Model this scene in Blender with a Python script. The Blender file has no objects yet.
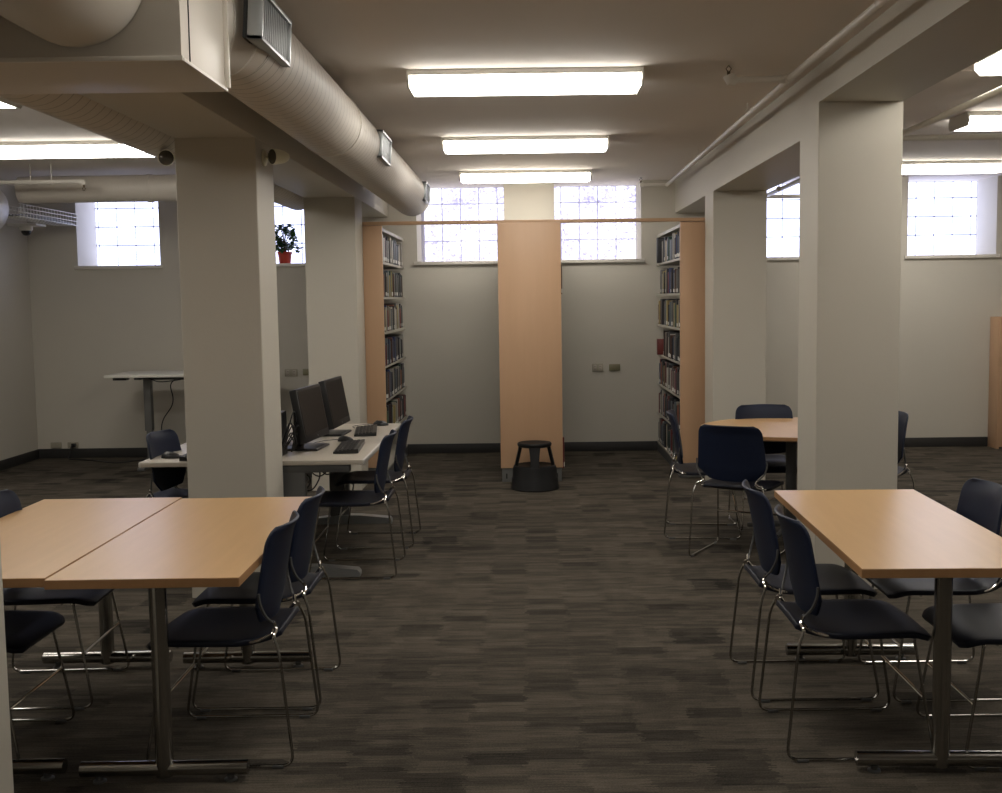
import bpy, bmesh, math, random
from mathutils import Vector, Matrix
from math import pi, sin, cos, atan, radians
random.seed(7)
S = bpy.context.scene
COL = S.collection

# ------------------------------------------------------------------ camera, world, exposure
cam_d = bpy.data.cameras.new('camera'); cam = bpy.data.objects.new('camera', cam_d); COL.objects.link(cam)
F = 1120.0
cam_d.sensor_width = 36.0; cam_d.lens = F / 1002 * 36.0
cam_d.shift_x = (501 - 527) / 1002.0
cam_d.clip_start = 0.05
pitch = atan(97 / 1120.0); a = 0.013
fwd = Vector((0, cos(pitch), -sin(pitch))); up0 = Vector((0, sin(pitch), cos(pitch))); r0 = Vector((1, 0, 0))
rt = r0 * cos(a) - up0 * sin(a); up = up0 * cos(a) + r0 * sin(a)
cam.matrix_world = Matrix(((rt.x, up.x, -fwd.x, 0), (rt.y, up.y, -fwd.y, 0), (rt.z, up.z, -fwd.z, 1.6), (0, 0, 0, 1)))
S.camera = cam
w = bpy.data.worlds.new('world'); S.world = w; w.use_nodes = True
w.node_tree.nodes['Background'].inputs[0].default_value = (0.75, 0.8, 1, 1)
w.node_tree.nodes['Background'].inputs[1].default_value = 0.6
S.view_settings.view_transform = 'Standard'; S.view_settings.look = 'None'
S.view_settings.gamma = 1; S.view_settings.exposure = 0.12; S.view_settings.use_curve_mapping = False
LAMP = 13.0       # emission of the fluorescent lenses
WIN = 2.2        # emission of the daylit glass block

# ------------------------------------------------------------------ materials
def mat(name, col, rough=0.5, metal=0.0, spec=0.5, bump=None, var=None, emit=None):
    m = bpy.data.materials.new(name); m.use_nodes = True
    nt = m.node_tree; b = nt.nodes['Principled BSDF']
    b.inputs['Base Color'].default_value = (*col, 1); b.inputs['Roughness'].default_value = rough
    b.inputs['Metallic'].default_value = metal; b.inputs['Specular IOR Level'].default_value = spec
    if emit:
        b.inputs['Emission Color'].default_value = (*emit[0], 1); b.inputs['Emission Strength'].default_value = emit[1]
    tc = None
    if bump or var:
        tc = nt.nodes.new('ShaderNodeTexCoord')
    if var:      # (scale, amount)
        n = nt.nodes.new('ShaderNodeTexNoise'); n.inputs['Scale'].default_value = var[0]; n.inputs['Detail'].default_value = 4
        nt.links.new(tc.outputs['Object'], n.inputs['Vector'])
        mr = nt.nodes.new('ShaderNodeMapRange'); mr.inputs[3].default_value = 1 - var[1]; mr.inputs[4].default_value = 1 + var[1]
        nt.links.new(n.outputs['Fac'], mr.inputs[0])
        mx = nt.nodes.new('ShaderNodeVectorMath'); mx.operation = 'SCALE'; mx.inputs[0].default_value = col
        nt.links.new(mr.outputs[0], mx.inputs['Scale']); nt.links.new(mx.outputs[0], b.inputs['Base Color'])
    if bump:     # (scale, strength)
        n = nt.nodes.new('ShaderNodeTexNoise'); n.inputs['Scale'].default_value = bump[0]; n.inputs['Detail'].default_value = 3
        nt.links.new(tc.outputs['Object'], n.inputs['Vector'])
        bp = nt.nodes.new('ShaderNodeBump'); bp.inputs['Strength'].default_value = bump[1]; bp.inputs['Distance'].default_value = 0.004
        nt.links.new(n.outputs['Fac'], bp.inputs['Height']); nt.links.new(bp.outputs[0], b.inputs['Normal'])
    return m

M = {}
M['wall'] = mat('painted_wall', (0.62, 0.585, 0.51), 0.7, spec=0.25, bump=(60, 0.15), var=(1.5, 0.03))
M['pillar'] = mat('painted_pillar', (0.58, 0.545, 0.47), 0.55, spec=0.35, bump=(60, 0.15))
M['ceil'] = mat('painted_ceiling', (0.84, 0.78, 0.72), 0.8, spec=0.2, bump=(25, 0.25), var=(2, 0.03))
M['base'] = mat('vinyl_baseboard', (0.035, 0.034, 0.033), 0.5)
M['duct'] = mat('painted_duct', (0.66, 0.61, 0.54), 0.42, spec=0.45)
M['pipe'] = mat('painted_pipe', (0.78, 0.74, 0.67), 0.4)
M['chrome'] = mat('chrome', (0.36, 0.35, 0.33), 0.2, metal=1)
M['bright'] = mat('polished_chrome', (0.8, 0.78, 0.75), 0.1, metal=1)
M['grille'] = mat('grille_aluminium', (0.40, 0.42, 0.43), 0.35, metal=0.8)
M['dark'] = mat('dark_gap', (0.02, 0.02, 0.02), 0.7)
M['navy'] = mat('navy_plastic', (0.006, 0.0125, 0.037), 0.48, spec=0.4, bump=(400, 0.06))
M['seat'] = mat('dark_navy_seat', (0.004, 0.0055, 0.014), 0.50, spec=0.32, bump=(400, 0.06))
M['shelfm'] = mat('beige_shelf_metal', (0.45, 0.42, 0.36), 0.45)
M['lampbody'] = mat('white_lamp_housing', (0.72, 0.70, 0.64), 0.4)
M['lens'] = mat('lamp_lens', (0.9, 0.9, 0.88), 0.4, emit=((1.0, 0.95, 0.87), LAMP))
M['lens_side'] = M['lens']
M['deskw'] = mat('greige_laminate', (0.50, 0.45, 0.38), 0.38)
M['deskedge'] = mat('desk_edge', (0.60, 0.57, 0.53), 0.3)
M['white'] = mat('white_laminate', (0.80, 0.78, 0.70), 0.35)
M['steel'] = mat('grey_steel', (0.18, 0.18, 0.175), 0.42, metal=0.3)
M['dsteel'] = mat('dark_steel', (0.09, 0.09, 0.088), 0.45)
M['black'] = mat('black_plastic', (0.014, 0.014, 0.015), 0.38)
M['screen'] = mat('matte_screen', (0.016, 0.014, 0.013), 0.45, spec=0.3)
M['stool'] = mat('black_stool_plastic', (0.008, 0.008, 0.009), 0.55, spec=0.3)
M['outlet'] = mat('beige_cover_plate', (0.40, 0.37, 0.29), 0.4)
M['olive'] = mat('olive_cover_plate', (0.24, 0.22, 0.13), 0.4)
M['pot'] = mat('red_pot', (0.50, 0.045, 0.02), 0.4)
M['leaf'] = mat('plant_leaf', (0.035, 0.10, 0.03), 0.4, var=(8, 0.4))
M['bark'] = mat('plant_stem', (0.10, 0.08, 0.04), 0.7)
M['soil'] = mat('potting_soil', (0.02, 0.014, 0.01), 0.9)
M['cream'] = mat('cream_plastic', (0.85, 0.82, 0.64), 0.35)
M['glass'] = mat('lamp_glass', (0.10, 0.09, 0.07), 0.08, spec=0.8)
M['paper'] = mat('book_paper', (0.55, 0.52, 0.45), 0.8)
M['sticker'] = mat('book_sticker', (0.70, 0.69, 0.65), 0.6)
M['brass'] = mat('sprinkler_metal', (0.10, 0.07, 0.04), 0.4, metal=0.7)

def wood(name, c1, c2, rough, grain_axis, scale=1.0):
    m = mat(name, c1, rough, spec=0.45); nt = m.node_tree; b = nt.nodes['Principled BSDF']
    tc = nt.nodes.new('ShaderNodeTexCoord'); mp = nt.nodes.new('ShaderNodeMapping')
    sc = [14 * scale] * 3; sc[grain_axis] = 1.2 * scale; mp.inputs['Scale'].default_value = sc
    n = nt.nodes.new('ShaderNodeTexNoise'); n.inputs['Scale'].default_value = 2.2; n.inputs['Detail'].default_value = 6
    cr = nt.nodes.new('ShaderNodeValToRGB'); cr.color_ramp.elements[0].color = (*c1, 1); cr.color_ramp.elements[1].color = (*c2, 1)
    cr.color_ramp.elements[0].position = 0.3; cr.color_ramp.elements[1].position = 0.7
    nt.links.new(tc.outputs['Object'], mp.inputs[0]); nt.links.new(mp.outputs[0], n.inputs['Vector'])
    nt.links.new(n.outputs['Fac'], cr.inputs[0]); nt.links.new(cr.outputs[0], b.inputs['Base Color'])
    return m
M['table'] = wood('beech_table_laminate', (0.63, 0.39, 0.18), (0.67, 0.42, 0.20), 0.30, 1)
M['tedge'] = wood('beech_table_edge', (0.40, 0.215, 0.095), (0.44, 0.24, 0.108), 0.4, 1)
M['panel'] = wood('maple_end_panel', (0.58, 0.37, 0.225), (0.60, 0.385, 0.235), 0.42, 2, 0.7)

def carpet():
    m = mat('carpet_tiles', (0.05, 0.042, 0.035), 0.95, spec=0.1); nt = m.node_tree; N = nt.nodes; L = nt.links
    b = N['Principled BSDF']
    def math_(op, a, bb=None, c=None):
        n = N.new('ShaderNodeMath'); n.operation = op
        for i, v in enumerate((a, bb, c)):
            if v is None: continue
            if isinstance(v, (int, float)): n.inputs[i].default_value = v
            else: L.new(v, n.inputs[i])
        return n.outputs[0]
    tc = N.new('ShaderNodeTexCoord'); sp = N.new('ShaderNodeSeparateXYZ'); L.new(tc.outputs['Object'], sp.inputs[0])
    X, Y = sp.outputs[0], sp.outputs[1]
    wy = N.new('ShaderNodeTexWhiteNoise'); wy.noise_dimensions = '1D'; L.new(math_('FLOOR', math_('DIVIDE', Y, 0.008)), wy.inputs['W'])
    X = math_('ADD', X, math_('MULTIPLY', wy.outputs['Value'], 0.035))       # ragged yarn ends at the tile pattern edges
    def cell(sx, sy, seed, thr=None):
        u = math_('FLOOR', math_('DIVIDE', X, sx))
        wn = N.new('ShaderNodeTexWhiteNoise'); wn.noise_dimensions = '1D'; L.new(math_('ADD', u, seed), wn.inputs['W'])
        v = math_('FLOOR', math_('ADD', math_('DIVIDE', Y, sy), wn.outputs['Value']))
        cb = N.new('ShaderNodeCombineXYZ'); L.new(u, cb.inputs[0]); L.new(v, cb.inputs[1]); cb.inputs[2].default_value = seed
        w2 = N.new('ShaderNodeTexWhiteNoise'); w2.noise_dimensions = '3D'; L.new(cb.outputs[0], w2.inputs['Vector'])
        return w2.outputs['Value']
    def noise(sx, sy, seed, det=2):
        cb = N.new('ShaderNodeCombineXYZ'); L.new(math_('MULTIPLY', X, sx), cb.inputs[0]); L.new(math_('MULTIPLY', Y, sy), cb.inputs[1]); cb.inputs[2].default_value = seed
        n = N.new('ShaderNodeTexNoise'); n.inputs['Scale'].default_value = 1; n.inputs['Detail'].default_value = det
        L.new(cb.outputs[0], n.inputs['Vector']); return n.outputs['Fac']
    big = cell(0.23, 0.25, 3.3); med = cell(0.21, 0.10, 8.1); thin = cell(0.19, 0.035, 15.7); med2 = cell(0.5, 0.5, 31.9)
    v = math_('ADD', 0.62, math_('MULTIPLY', math_('SUBTRACT', big, 0.5), 0.08))
    v = math_('ADD', v, math_('MULTIPLY', math_('SUBTRACT', med, 0.5), 0.24))
    v = math_('ADD', v, math_('MULTIPLY', math_('SUBTRACT', thin, 0.5), 0.20))
    v = math_('ADD', v, math_('MULTIPLY', math_('SUBTRACT', med2, 0.5), 0.10))
    v = math_('ADD', v, math_('MULTIPLY', math_('SUBTRACT', noise(7, 130, 2.0), 0.5), 0.7))      # yarn streaks
    v = math_('ADD', v, math_('MULTIPLY', math_('SUBTRACT', noise(6, 14, 5.0), 0.5), 0.35))
    dk = math_('MULTIPLY', math_('GREATER_THAN', med, 0.88), 0.36)
    dk2 = math_('MULTIPLY', math_('GREATER_THAN', big, 0.965), 0.34)
    v = math_('SUBTRACT', math_('SUBTRACT', v, dk), dk2)
    v = math_('ADD', v, math_('MULTIPLY', math_('SUBTRACT', noise(150, 220, 9.0), 0.5), 0.8))
    cr = N.new('ShaderNodeValToRGB'); e = cr.color_ramp.elements
    e[0].position = 0.05; e[0].color = (0.017, 0.0155, 0.013, 1)
    e[1].position = 1.0; e[1].color = (0.150, 0.128, 0.100, 1)
    x = e.new(0.55); x.color = (0.072, 0.062, 0.049, 1)
    L.new(v, cr.inputs[0]); L.new(cr.outputs[0], b.inputs['Base Color'])
    bp = N.new('ShaderNodeBump'); bp.inputs['Strength'].default_value = 0.5; bp.inputs['Distance'].default_value = 0.004
    L.new(noise(260, 260, 1.0), bp.inputs['Height']); L.new(bp.outputs[0], b.inputs['Normal'])
    return m
M['carpet'] = carpet()

def spiral_mat():
    m = mat('spiral_seam_duct', (0.66, 0.61, 0.54), 0.55, spec=0.35); nt = m.node_tree; N = nt.nodes; L = nt.links; b = N['Principled BSDF']
    def q(op, a, bb=None, c=None):
        n = N.new('ShaderNodeMath'); n.operation = op
        for i, v in enumerate((a, bb, c)):
            if v is None: continue
            if isinstance(v, (int, float)): n.inputs[i].default_value = v
            else: L.new(v, n.inputs[i])
        return n.outputs[0]
    tc = N.new('ShaderNodeTexCoord'); sp = N.new('ShaderNodeSeparateXYZ'); L.new(tc.outputs['Object'], sp.inputs[0])
    an = q('ARCTAN2', sp.outputs[0], sp.outputs[2])
    fr = q('FRACT', q('ADD', q('DIVIDE', sp.outputs[1], .085), q('DIVIDE', an, 2 * pi)))
    line = q('LESS_THAN', fr, .085)
    mx = N.new('ShaderNodeMix'); mx.data_type = 'RGBA'; L.new(line, mx.inputs[0])
    mx.inputs[6].default_value = (0.66, 0.61, 0.54, 1); mx.inputs[7].default_value = (0.38, 0.345, 0.295, 1); L.new(mx.outputs[2], b.inputs['Base Color'])
    bp = N.new('ShaderNodeBump'); bp.inputs['Strength'].default_value = .25; bp.inputs['Distance'].default_value = .002; L.new(line, bp.inputs['Height']); L.new(bp.outputs[0], b.inputs['Normal'])
    return m
M['spiral'] = spiral_mat()
def block_mat():
    m = bpy.data.materials.new('daylit_glass_block'); m.use_nodes = True; nt = m.node_tree; N = nt.nodes; L = nt.links
    b = N['Principled BSDF']; b.inputs['Base Color'].default_value = (0.5, 0.5, 0.6, 1); b.inputs['Roughness'].default_value = 0.1
    tc = N.new('ShaderNodeTexCoord')
    n = N.new('ShaderNodeTexNoise'); n.inputs['Scale'].default_value = 26; n.inputs['Detail'].default_value = 3; n.inputs['Distortion'].default_value = 2.5
    L.new(tc.outputs['Object'], n.inputs['Vector'])
    n2 = N.new('ShaderNodeTexNoise'); n2.inputs['Scale'].default_value = 2.2; L.new(tc.outputs['Object'], n2.inputs['Vector'])
    ad = N.new('ShaderNodeMath'); ad.operation = 'MULTIPLY_ADD'; L.new(n2.outputs['Fac'], ad.inputs[0]); ad.inputs[1].default_value = 0.45; L.new(n.outputs['Fac'], ad.inputs[2])
    cr = N.new('ShaderNodeValToRGB'); e = cr.color_ramp.elements
    e[0].position = 0.60; e[0].color = (0.16, 0.15, 0.30, 1); e[1].position = 0.80; e[1].color = (0.66, 0.67, 0.70, 1)
    L.new(ad.outputs[0], cr.inputs[0]); L.new(cr.outputs[0], b.inputs['Emission Color']); b.inputs['Emission Strength'].default_value = WIN
    return m
M['block'] = block_mat()
M['block_plain'] = mat('bright_glass_block', (0.6, 0.6, 0.7), 0.1, emit=((0.63, 0.69, 1.0), WIN * 1.15))
M['mortar'] = mat('block_mortar', (0.55, 0.55, 0.68), 0.8)
M['mortar_dark'] = mat('grey_block_mortar', (0.22, 0.22, 0.28), 0.8)
M['reveal'] = mat('window_reveal_paint', (0.62, 0.60, 0.58), 0.6)

# ------------------------------------------------------------------ mesh helpers
class MB:
    def __init__(s): s.bm = bmesh.new(); s.mi = 0
    def _mark(s, faces, smooth=False):
        for f in faces: f.material_index = s.mi; f.smooth = smooth
    def box(s, x0, y0, z0, x1, y1, z1):
        v = [s.bm.verts.new((x, y, z)) for x in (x0, x1) for y in (y0, y1) for z in (z0, z1)]
        fs = [s.bm.faces.new([v[i] for i in q]) for q in ((0, 1, 3, 2), (4, 6, 7, 5), (0, 4, 5, 1), (2, 3, 7, 6), (0, 2, 6, 4), (1, 5, 7, 3))]
        s._mark(fs); return s
    def bbox(s, x0, y0, z0, x1, y1, z1, bev=0.003, seg=2):
        n0 = set(s.bm.faces); s.box(x0, y0, z0, x1, y1, z1)
        nf = [f for f in s.bm.faces if f not in n0]; es = list({e for f in nf for e in f.edges})
        r = bmesh.ops.bevel(s.bm, geom=es, offset=bev, segments=seg, affect='EDGES', profile=0.5)
        s._mark([f for f in s.bm.faces if f not in n0]); return s
    def tube(s, pts, r, seg=10, cap=True, radii=None):
        pts = [Vector(p) for p in pts]; rings = []; n = len(pts)
        t0 = (pts[1] - pts[0]).normalized(); nrm = t0.orthogonal().normalized()
        for i, p in enumerate(pts):
            if i == 0: t = t0
            elif i == n - 1: t = (pts[-1] - pts[-2]).normalized()
            else: t = ((pts[i] - pts[i - 1]).normalized() + (pts[i + 1] - pts[i]).normalized()).normalized()
            nrm = (nrm - t * nrm.dot(t)).normalized(); bn = t.cross(nrm)
            rr = radii[i] if radii else r
            if 0 < i < n - 1:
                c = (pts[i] - pts[i - 1]).normalized().dot(t); 
            rings.append([s.bm.verts.new(p + nrm * rr * cos(2 * pi * k / seg) + bn * rr * sin(2 * pi * k / seg)) for k in range(seg)])
        fs = []
        for A, B in zip(rings, rings[1:]):
            for k in range(seg): fs.append(s.bm.faces.new((A[k], A[(k + 1) % seg], B[(k + 1) % seg], B[k])))
        s._mark(fs, True)
        if cap: s._mark([s.bm.faces.new(rings[0][::-1]), s.bm.faces.new(rings[-1])])
        return s
    def rev(s, prof, c=(0, 0, 0), seg=24, axis='z'):
        c = Vector(c); rings = []
        for r, h in prof:
            ring = []
            for k in range(seg):
                q = 2 * pi * k / seg; u, v = r * cos(q), r * sin(q)
                d = {'z': (u, v, h), 'y': (u, h, -v), 'x': (h, u, v)}[axis]
                ring.append(s.bm.verts.new(c + Vector(d)))
            rings.append(ring)
        fs = []
        for A, B in zip(rings, rings[1:]):
            for k in range(seg): fs.append(s.bm.faces.new((A[k], A[(k + 1) % seg], B[(k + 1) % seg], B[k])))
        s._mark(fs, True); s._mark([s.bm.faces.new(rings[0][::-1]), s.bm.faces.new(rings[-1])]); return s
    def prism(s, poly, z0, z1, T=None):
        T = T or (lambda x, y, z: (x, y, z))
        A = [s.bm.verts.new(T(x, y, z0)) for x, y in poly]; B = [s.bm.verts.new(T(x, y, z1)) for x, y in poly]; n = len(poly)
        fs = [s.bm.faces.new(A[::-1]), s.bm.faces.new(B)] + [s.bm.faces.new((A[k], A[(k + 1) % n], B[(k + 1) % n], B[k])) for k in range(n)]
        s._mark(fs); return s
    def grid(s, fn, nu, nv, smooth=True):
        V = [[s.bm.verts.new(fn(i / nu, j / nv)) for i in range(nu + 1)] for j in range(nv + 1)]
        s._mark([s.bm.faces.new((V[j][i], V[j][i + 1], V[j + 1][i + 1], V[j + 1][i])) for j in range(nv) for i in range(nu)], smooth); return s
    def build(s, name, mats, parent=None):
        if not isinstance(mats, (list, tuple)): mats = [mats]
        bmesh.ops.recalc_face_normals(s.bm, faces=s.bm.faces)
        me = bpy.data.meshes.new(name); s.bm.to_mesh(me); s.bm.free()
        for m in mats: me.materials.append(m)
        me.set_sharp_from_angle(angle=radians(40))
        o = bpy.data.objects.new(name, me); COL.objects.link(o)
        if parent: o.parent = parent
        return o
def fillet(pts, r, n=5):
    pts = [Vector(p) for p in pts]; out = [pts[0]]
    for i in range(1, len(pts) - 1):
        p = pts[i]; a_ = pts[i - 1] - p; b_ = pts[i + 1] - p; rr = min(r, a_.length * 0.45, b_.length * 0.45)
        A = p + a_.normalized() * rr; B = p + b_.normalized() * rr
        for k in range(n + 1):
            t = k / n; out.append(A * (1 - t) ** 2 + p * 2 * t * (1 - t) + B * t * t)
    out.append(pts[-1]); return out
def empty(name, loc=(0, 0, 0), rz=0.0):
    o = bpy.data.objects.new(name, None); o.empty_display_size = 0.1; COL.objects.link(o); o.location = loc; o.rotation_euler = (0, 0, rz); return o
def tag(o, label, cat, group=None, kind=None):
    o['label'] = label; o['category'] = cat
    if group: o['group'] = group
    if kind: o['kind'] = kind
    return o
def struct(o, label=None):
    o['kind'] = 'structure'
    if label: o['label'] = label
    return o
def copy_tree(o, parent=None):
    c = o.copy(); COL.objects.link(c)
    if parent: c.parent = parent
    for ch in list(o.children): copy_tree(ch, c)
    return c
def solid(o, th, off=0.0, bev=None, sub=0):
    m = o.modifiers.new('solidify', 'SOLIDIFY'); m.thickness = th; m.offset = off
    if bev: b = o.modifiers.new('bevel', 'BEVEL'); b.width = bev; b.segments = 2; b.limit_method = 'ANGLE'
    if sub: b = o.modifiers.new('subdivision', 'SUBSURF'); b.levels = sub; b.render_levels = sub
    return o

# ------------------------------------------------------------------ room shell
XL, XR, YB, YF, ZC = -5.15, 5.65, 11.7, -3.2, 2.81
struct(MB().box(XL - .2, YF - .2, -0.1, XR + .2, 12.45, 0).build('floor', M['carpet']), 'taupe and brown carpet tiles laid with dark scattered rectangles')
struct(MB().box(XL - .2, YF - .2, ZC, XR + .2, 12.45, ZC + .12).build('ceiling', M['ceil']), 'low painted ceiling')
struct(MB().box(XL - .2, YF - .2, 0, XL, 12.45, ZC).build('wall_left', M['wall']))
struct(MB().box(XR, YF - .2, 0, XR + .2, 12.45, ZC).build('wall_right', M['wall']))
struct(MB().box(XL, YF - .2, 0, XR, YF, ZC).build('wall_front', M['wall']))
wins = [(-4.64, -3.785), (-3.03, -2.13), (-1.12, -0.214), (0.307, 1.205), (2.16, 3.06), (3.965, 4.885)]
ZS = 2.0
wb = MB().box(XL, YB, 0, XR, 12.45, ZS)
edges = [XL] + [e for p in wins for e in p] + [XR]
for i in range(0, len(edges), 2): wb.box(edges[i], YB, ZS, edges[i + 1], 12.45, ZC)
struct(wb.build('wall_back', M['wall']), 'painted back wall with six high window openings')
for i, (x0, x1) in enumerate(wins):
    r = struct(empty('window_%d' % (i + 1), ((x0 + x1) / 2, 12.22, ZS)))
    cx = (x0 + x1) / 2; r['label'] = 'high glass block window set deep in back wall'
    gb = MB(); mo = MB(); P = 0.1985; GP = .006; W = x1 - x0; Hh = ZC - ZS
    # columns of blocks start from the centre-side edge of each window
    off = {0: 0.835 - 4 * P - .01, 3: 0.085, 2: 0.03, 1: .02, 4: .03, 5: 0.065}[i]
    xs = [0] + [off + k * P for k in range(0, 6) if 0.02 < off + k * P < W - 0.02] + [W]
    zs = [0] + [0.04 + k * P for k in range(1, 5) if 0.04 + k * P < Hh - 0.02] + [Hh]
    for A, B in zip(xs, xs[1:]):
        for C, D in zip(zs, zs[1:]):
            if B - A > .03 and D - C > .03: gb.bbox(A - W / 2 + GP, 0, C + GP, B - W / 2 - GP, .09, D - GP, .005, 2)
    mo.box(-W / 2, .012, 0, W / 2, .10, Hh)
    gb.build('glass_blocks', M['block'] if i in (2, 3) else M['block_plain'], r)
    mo.build('mortar_joints', M['mortar'] if i in (2, 3) else M['mortar_dark'], r)
    sl = MB().bbox(x0 - .03 - cx, YB - .035 - 12.22, -.03, x1 + .03 - cx, YB - 12.22 - .001, .005, .004).build('window_sill', M['pipe'], r)
# baseboards
struct(MB().bbox(XL, YB - .012, 0, XR, YB - .001, .1, .003).build('baseboard_back', M['base']))
struct(MB().bbox(XL + .001, YF, 0, XL + .012, YB - .013, .1, .003).build('baseboard_left', M['base']))
# pillars and beams
PL0, PL1, PR0, PR1 = -1.842, -1.415, 1.556, 2.0
def pillar(x0, y0, x1, y1, lab, z1=ZC):
    e = .004; o = MB().prism([(x0 + e, y0), (x1 - e, y0), (x1, y0 + e), (x1, y1 - e), (x1 - e, y1), (x0 + e, y1), (x0, y1 - e), (x0, y0 + e)], 0, z1).build('pillar', M['pillar']); return struct(o, lab)
BZ = 2.47
pillar(PL0, 6.0, PL1, 6.41, 'square painted pillar behind the left wooden tables', BZ)
pillar(PL0, 9.44, PL1, 9.85, 'square painted pillar beside left bookcase', BZ)
pillar(-1.92, 2.71, -1.492, 3.12, 'near painted pillar cut by left edge of the photo')
pillar(PR0, 6.0, PR1, 6.41, 'square painted pillar behind the right wooden table', BZ)
pillar(PR0, 9.34, PR1, 9.76, 'square painted pillar beside right bookcase', BZ)
struct(MB().bbox(PL0, 3.80, BZ, PL1, YB, ZC, .006).build('beam', M['pillar']), 'painted ceiling beam over the left pillars')
struct(MB().box(PR0, YF, 2.615, PR1, 6.0, ZC).box(PR0, 6.0, BZ, PR1, YB, ZC).build('beam', M['pillar']), 'painted ceiling beam over the right pillars')
struct(MB().box(PR1, 6.05, 2.775, XR, 6.45, ZC).build('beam', M['ceil']), 'shallow cross beam in the ceiling right of the pillar')

# ------------------------------------------------------------------ fluorescent ceiling lamps
def lamp():
    r = empty('ceiling_lamp')
    h = MB().bbox(-.61, -.162, -.03, .61, .162, 0, .003)
    h.build('housing', M['lampbody'], r)
    poly = [(-.156, -.0302), (-.158, -.060), (-.135, -.088), (.135, -.088), (.158, -.060), (.156, -.0302)]
    MB().prism(poly, -.60, .60, lambda x, y, z: (z, x, y)).build('lens', M['lens'], r)
    for s in (-1, 1):
        MB().prism([(-.158, -.001), (-.174, -.034), (-.174, -.064), (-.145, -.092), (.145, -.092), (.174, -.064), (.174, -.034), (.158, -.001)], s * .6105, s * .622, lambda x, y, z: (z, x, y)).build('end_cap', M['lampbody'], r)
    return r
L0 = lamp(); first = True
for x, y, rz, lab in [
    (.013, 6.16, 0, 'long fluorescent ceiling lamp nearest the camera above the aisle'),
    (.013, 8.61, 0, 'middle fluorescent ceiling lamp of the three above the aisle'),
    (.013, 10.81, 0, 'farthest fluorescent ceiling lamp of the three above the aisle, by the windows'),
    (.013, 3.4, 0, None), (.013, -.6, 0, None), (-3.35, 3.8, 0, None), (3.4, 2.6, 0, None),  # unseen lamps out of view, added as fill to even out the light
    (-3.42, 8.56, 0, 'fluorescent ceiling lamp over the left bay, in front of the horizontal duct'),
    (-3.48, 6.35, 0, 'fluorescent ceiling lamp whose end shows under the sheet metal box at far left'),
    (3.8, 10.5, 0, 'far fluorescent ceiling lamp of right bay in front of the window'),
    (3.58, 7.75, 0, 'fluorescent ceiling lamp of right bay with a visible end bracket'),
    (2.50, 5.28, pi / 2, 'fluorescent ceiling lamp cut by top right edge, turned lengthwise')]:
    o = L0 if first else copy_tree(L0); first = False
    o.location = (x, y, ZC); o.rotation_euler = (0, 0, rz)
    tag(o, lab or 'unseen fluorescent ceiling lamp added out of view for fill light', 'ceiling lamp', 'fluorescent ceiling lamps')

# ------------------------------------------------------------------ ducts
def spiral(name, p0, p1, r, parent=None, ribs=0.09, cap0=False, cap1=False):
    """round sheet metal duct along y with raised seams"""
    m = MB(); y0, y1 = p0[1], p1[1]; L = y1 - y0; prof = []
    n = int(L / ribs)
    if cap0: prof += [(r * .02, -.01), (r * .9, -.008)]
    for k in range(n):
        t = y0 + L * k / n - y0
        prof += [(r, t)]
    prof.append((r, L))
    if cap1: prof += [(r * .96, L + .03), (r * .8, L + .055), (r * .02, L + .06)]
    m.rev(prof, p0, 40, 'y')
    return m.build(name, M['spiral'], parent)
D = empty('air_duct', (-1.06, 3.80, 2.57))
tag(D, 'large round spiral duct with side grilles running along ceiling above left aisle edge', 'duct')
spiral('duct_body', (0, .30, 0), (0, 6.85, 0), .175, D, cap1=True)
arc = [(-.12 + .12 * cos(q), .30 - .12 * sin(q), 0) for q in [k * pi / 16 for k in range(9)]] + [(-.33, .18, 0)]
MB().tube([(0, .302, 0)] + arc[1:], .1752, 40).build('elbow', M['duct'], D)
for k in (2, 4, 6):
    q = k * pi / 16; c1 = Vector(arc[k]); t1 = Vector((-sin(q), -cos(q), 0)) * .003
    MB().tube([c1 - t1, c1 + t1], .1775, 40).build('elbow_seam', M['pipe'], D)
MB().rev([(.1755, 0), (.180, .002), (.180, .028), (.1755, .03)], (0, 2.4, 0), 40, 'y').build('joint_ring', M['duct'], D)
for yy, L in ((.06, .46), (3.21, .46), (6.25, .40)):
    # grille saddle on the aisle side of the duct, facing right and a little down
    g = empty('side_grille', (.168 * cos(-.05), yy + L / 2, .0)); g.parent = D; g.rotation_euler = (0, radians(4), 0)
    fr = MB(); h = .085
    fr.bbox(-.03, -L / 2, -h, .022, L / 2, -h + .014, .002).bbox(-.03, -L / 2, h - .014, .022, L / 2, h, .002)
    fr.bbox(-.03, -L / 2, -h, .022, -L / 2 + .016, h, .002).bbox(-.03, L / 2 - .016, -h, .022, L / 2, h, .002)
    fr.build('grille_frame', M['grille'], g)
    MB().box(-.045, -L / 2 + .005, -h + .005, -.008, L / 2 - .005, h - .005).build('grille_backing', M['dark'], g)
    fn = MB(); n = int(L / .030)
    for k in range(n):
        q = -L / 2 + .02 + k * (L - .04) / n; fn.box(-.006, q, -h + .012, .012, q + .009, h - .012)
    fn.build('grille_fins', M['grille'], g)
D2 = empty('air_duct', (-2.022, 3.81, 2.59)); tag(D2, 'round spiral duct running along ceiling on the left of the left beam', 'duct')
spiral('duct_body', (0, 0, 0), (0, 6.3, 0), .17, D2, ribs=.075)
D3 = empty('air_duct', (-4.3, 10.25, 2.645)); tag(D3, 'horizontal round duct crossing in front of the back wall window at left', 'duct')
MB().tube([(-.25, 0, -.0), (2.1, 0, 0)], .12, 32).build('duct_body', M['duct'], D3)
MB().tube([(.9, 0, 0), (.94, 0, 0)], .126, 32).build('seam_ring', M['duct'], D3)
D4 = empty('air_duct', (-4.86, 6.5, 2.475)); tag(D4, 'wide round duct end hanging in the top left corner by the left wall', 'duct')
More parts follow.
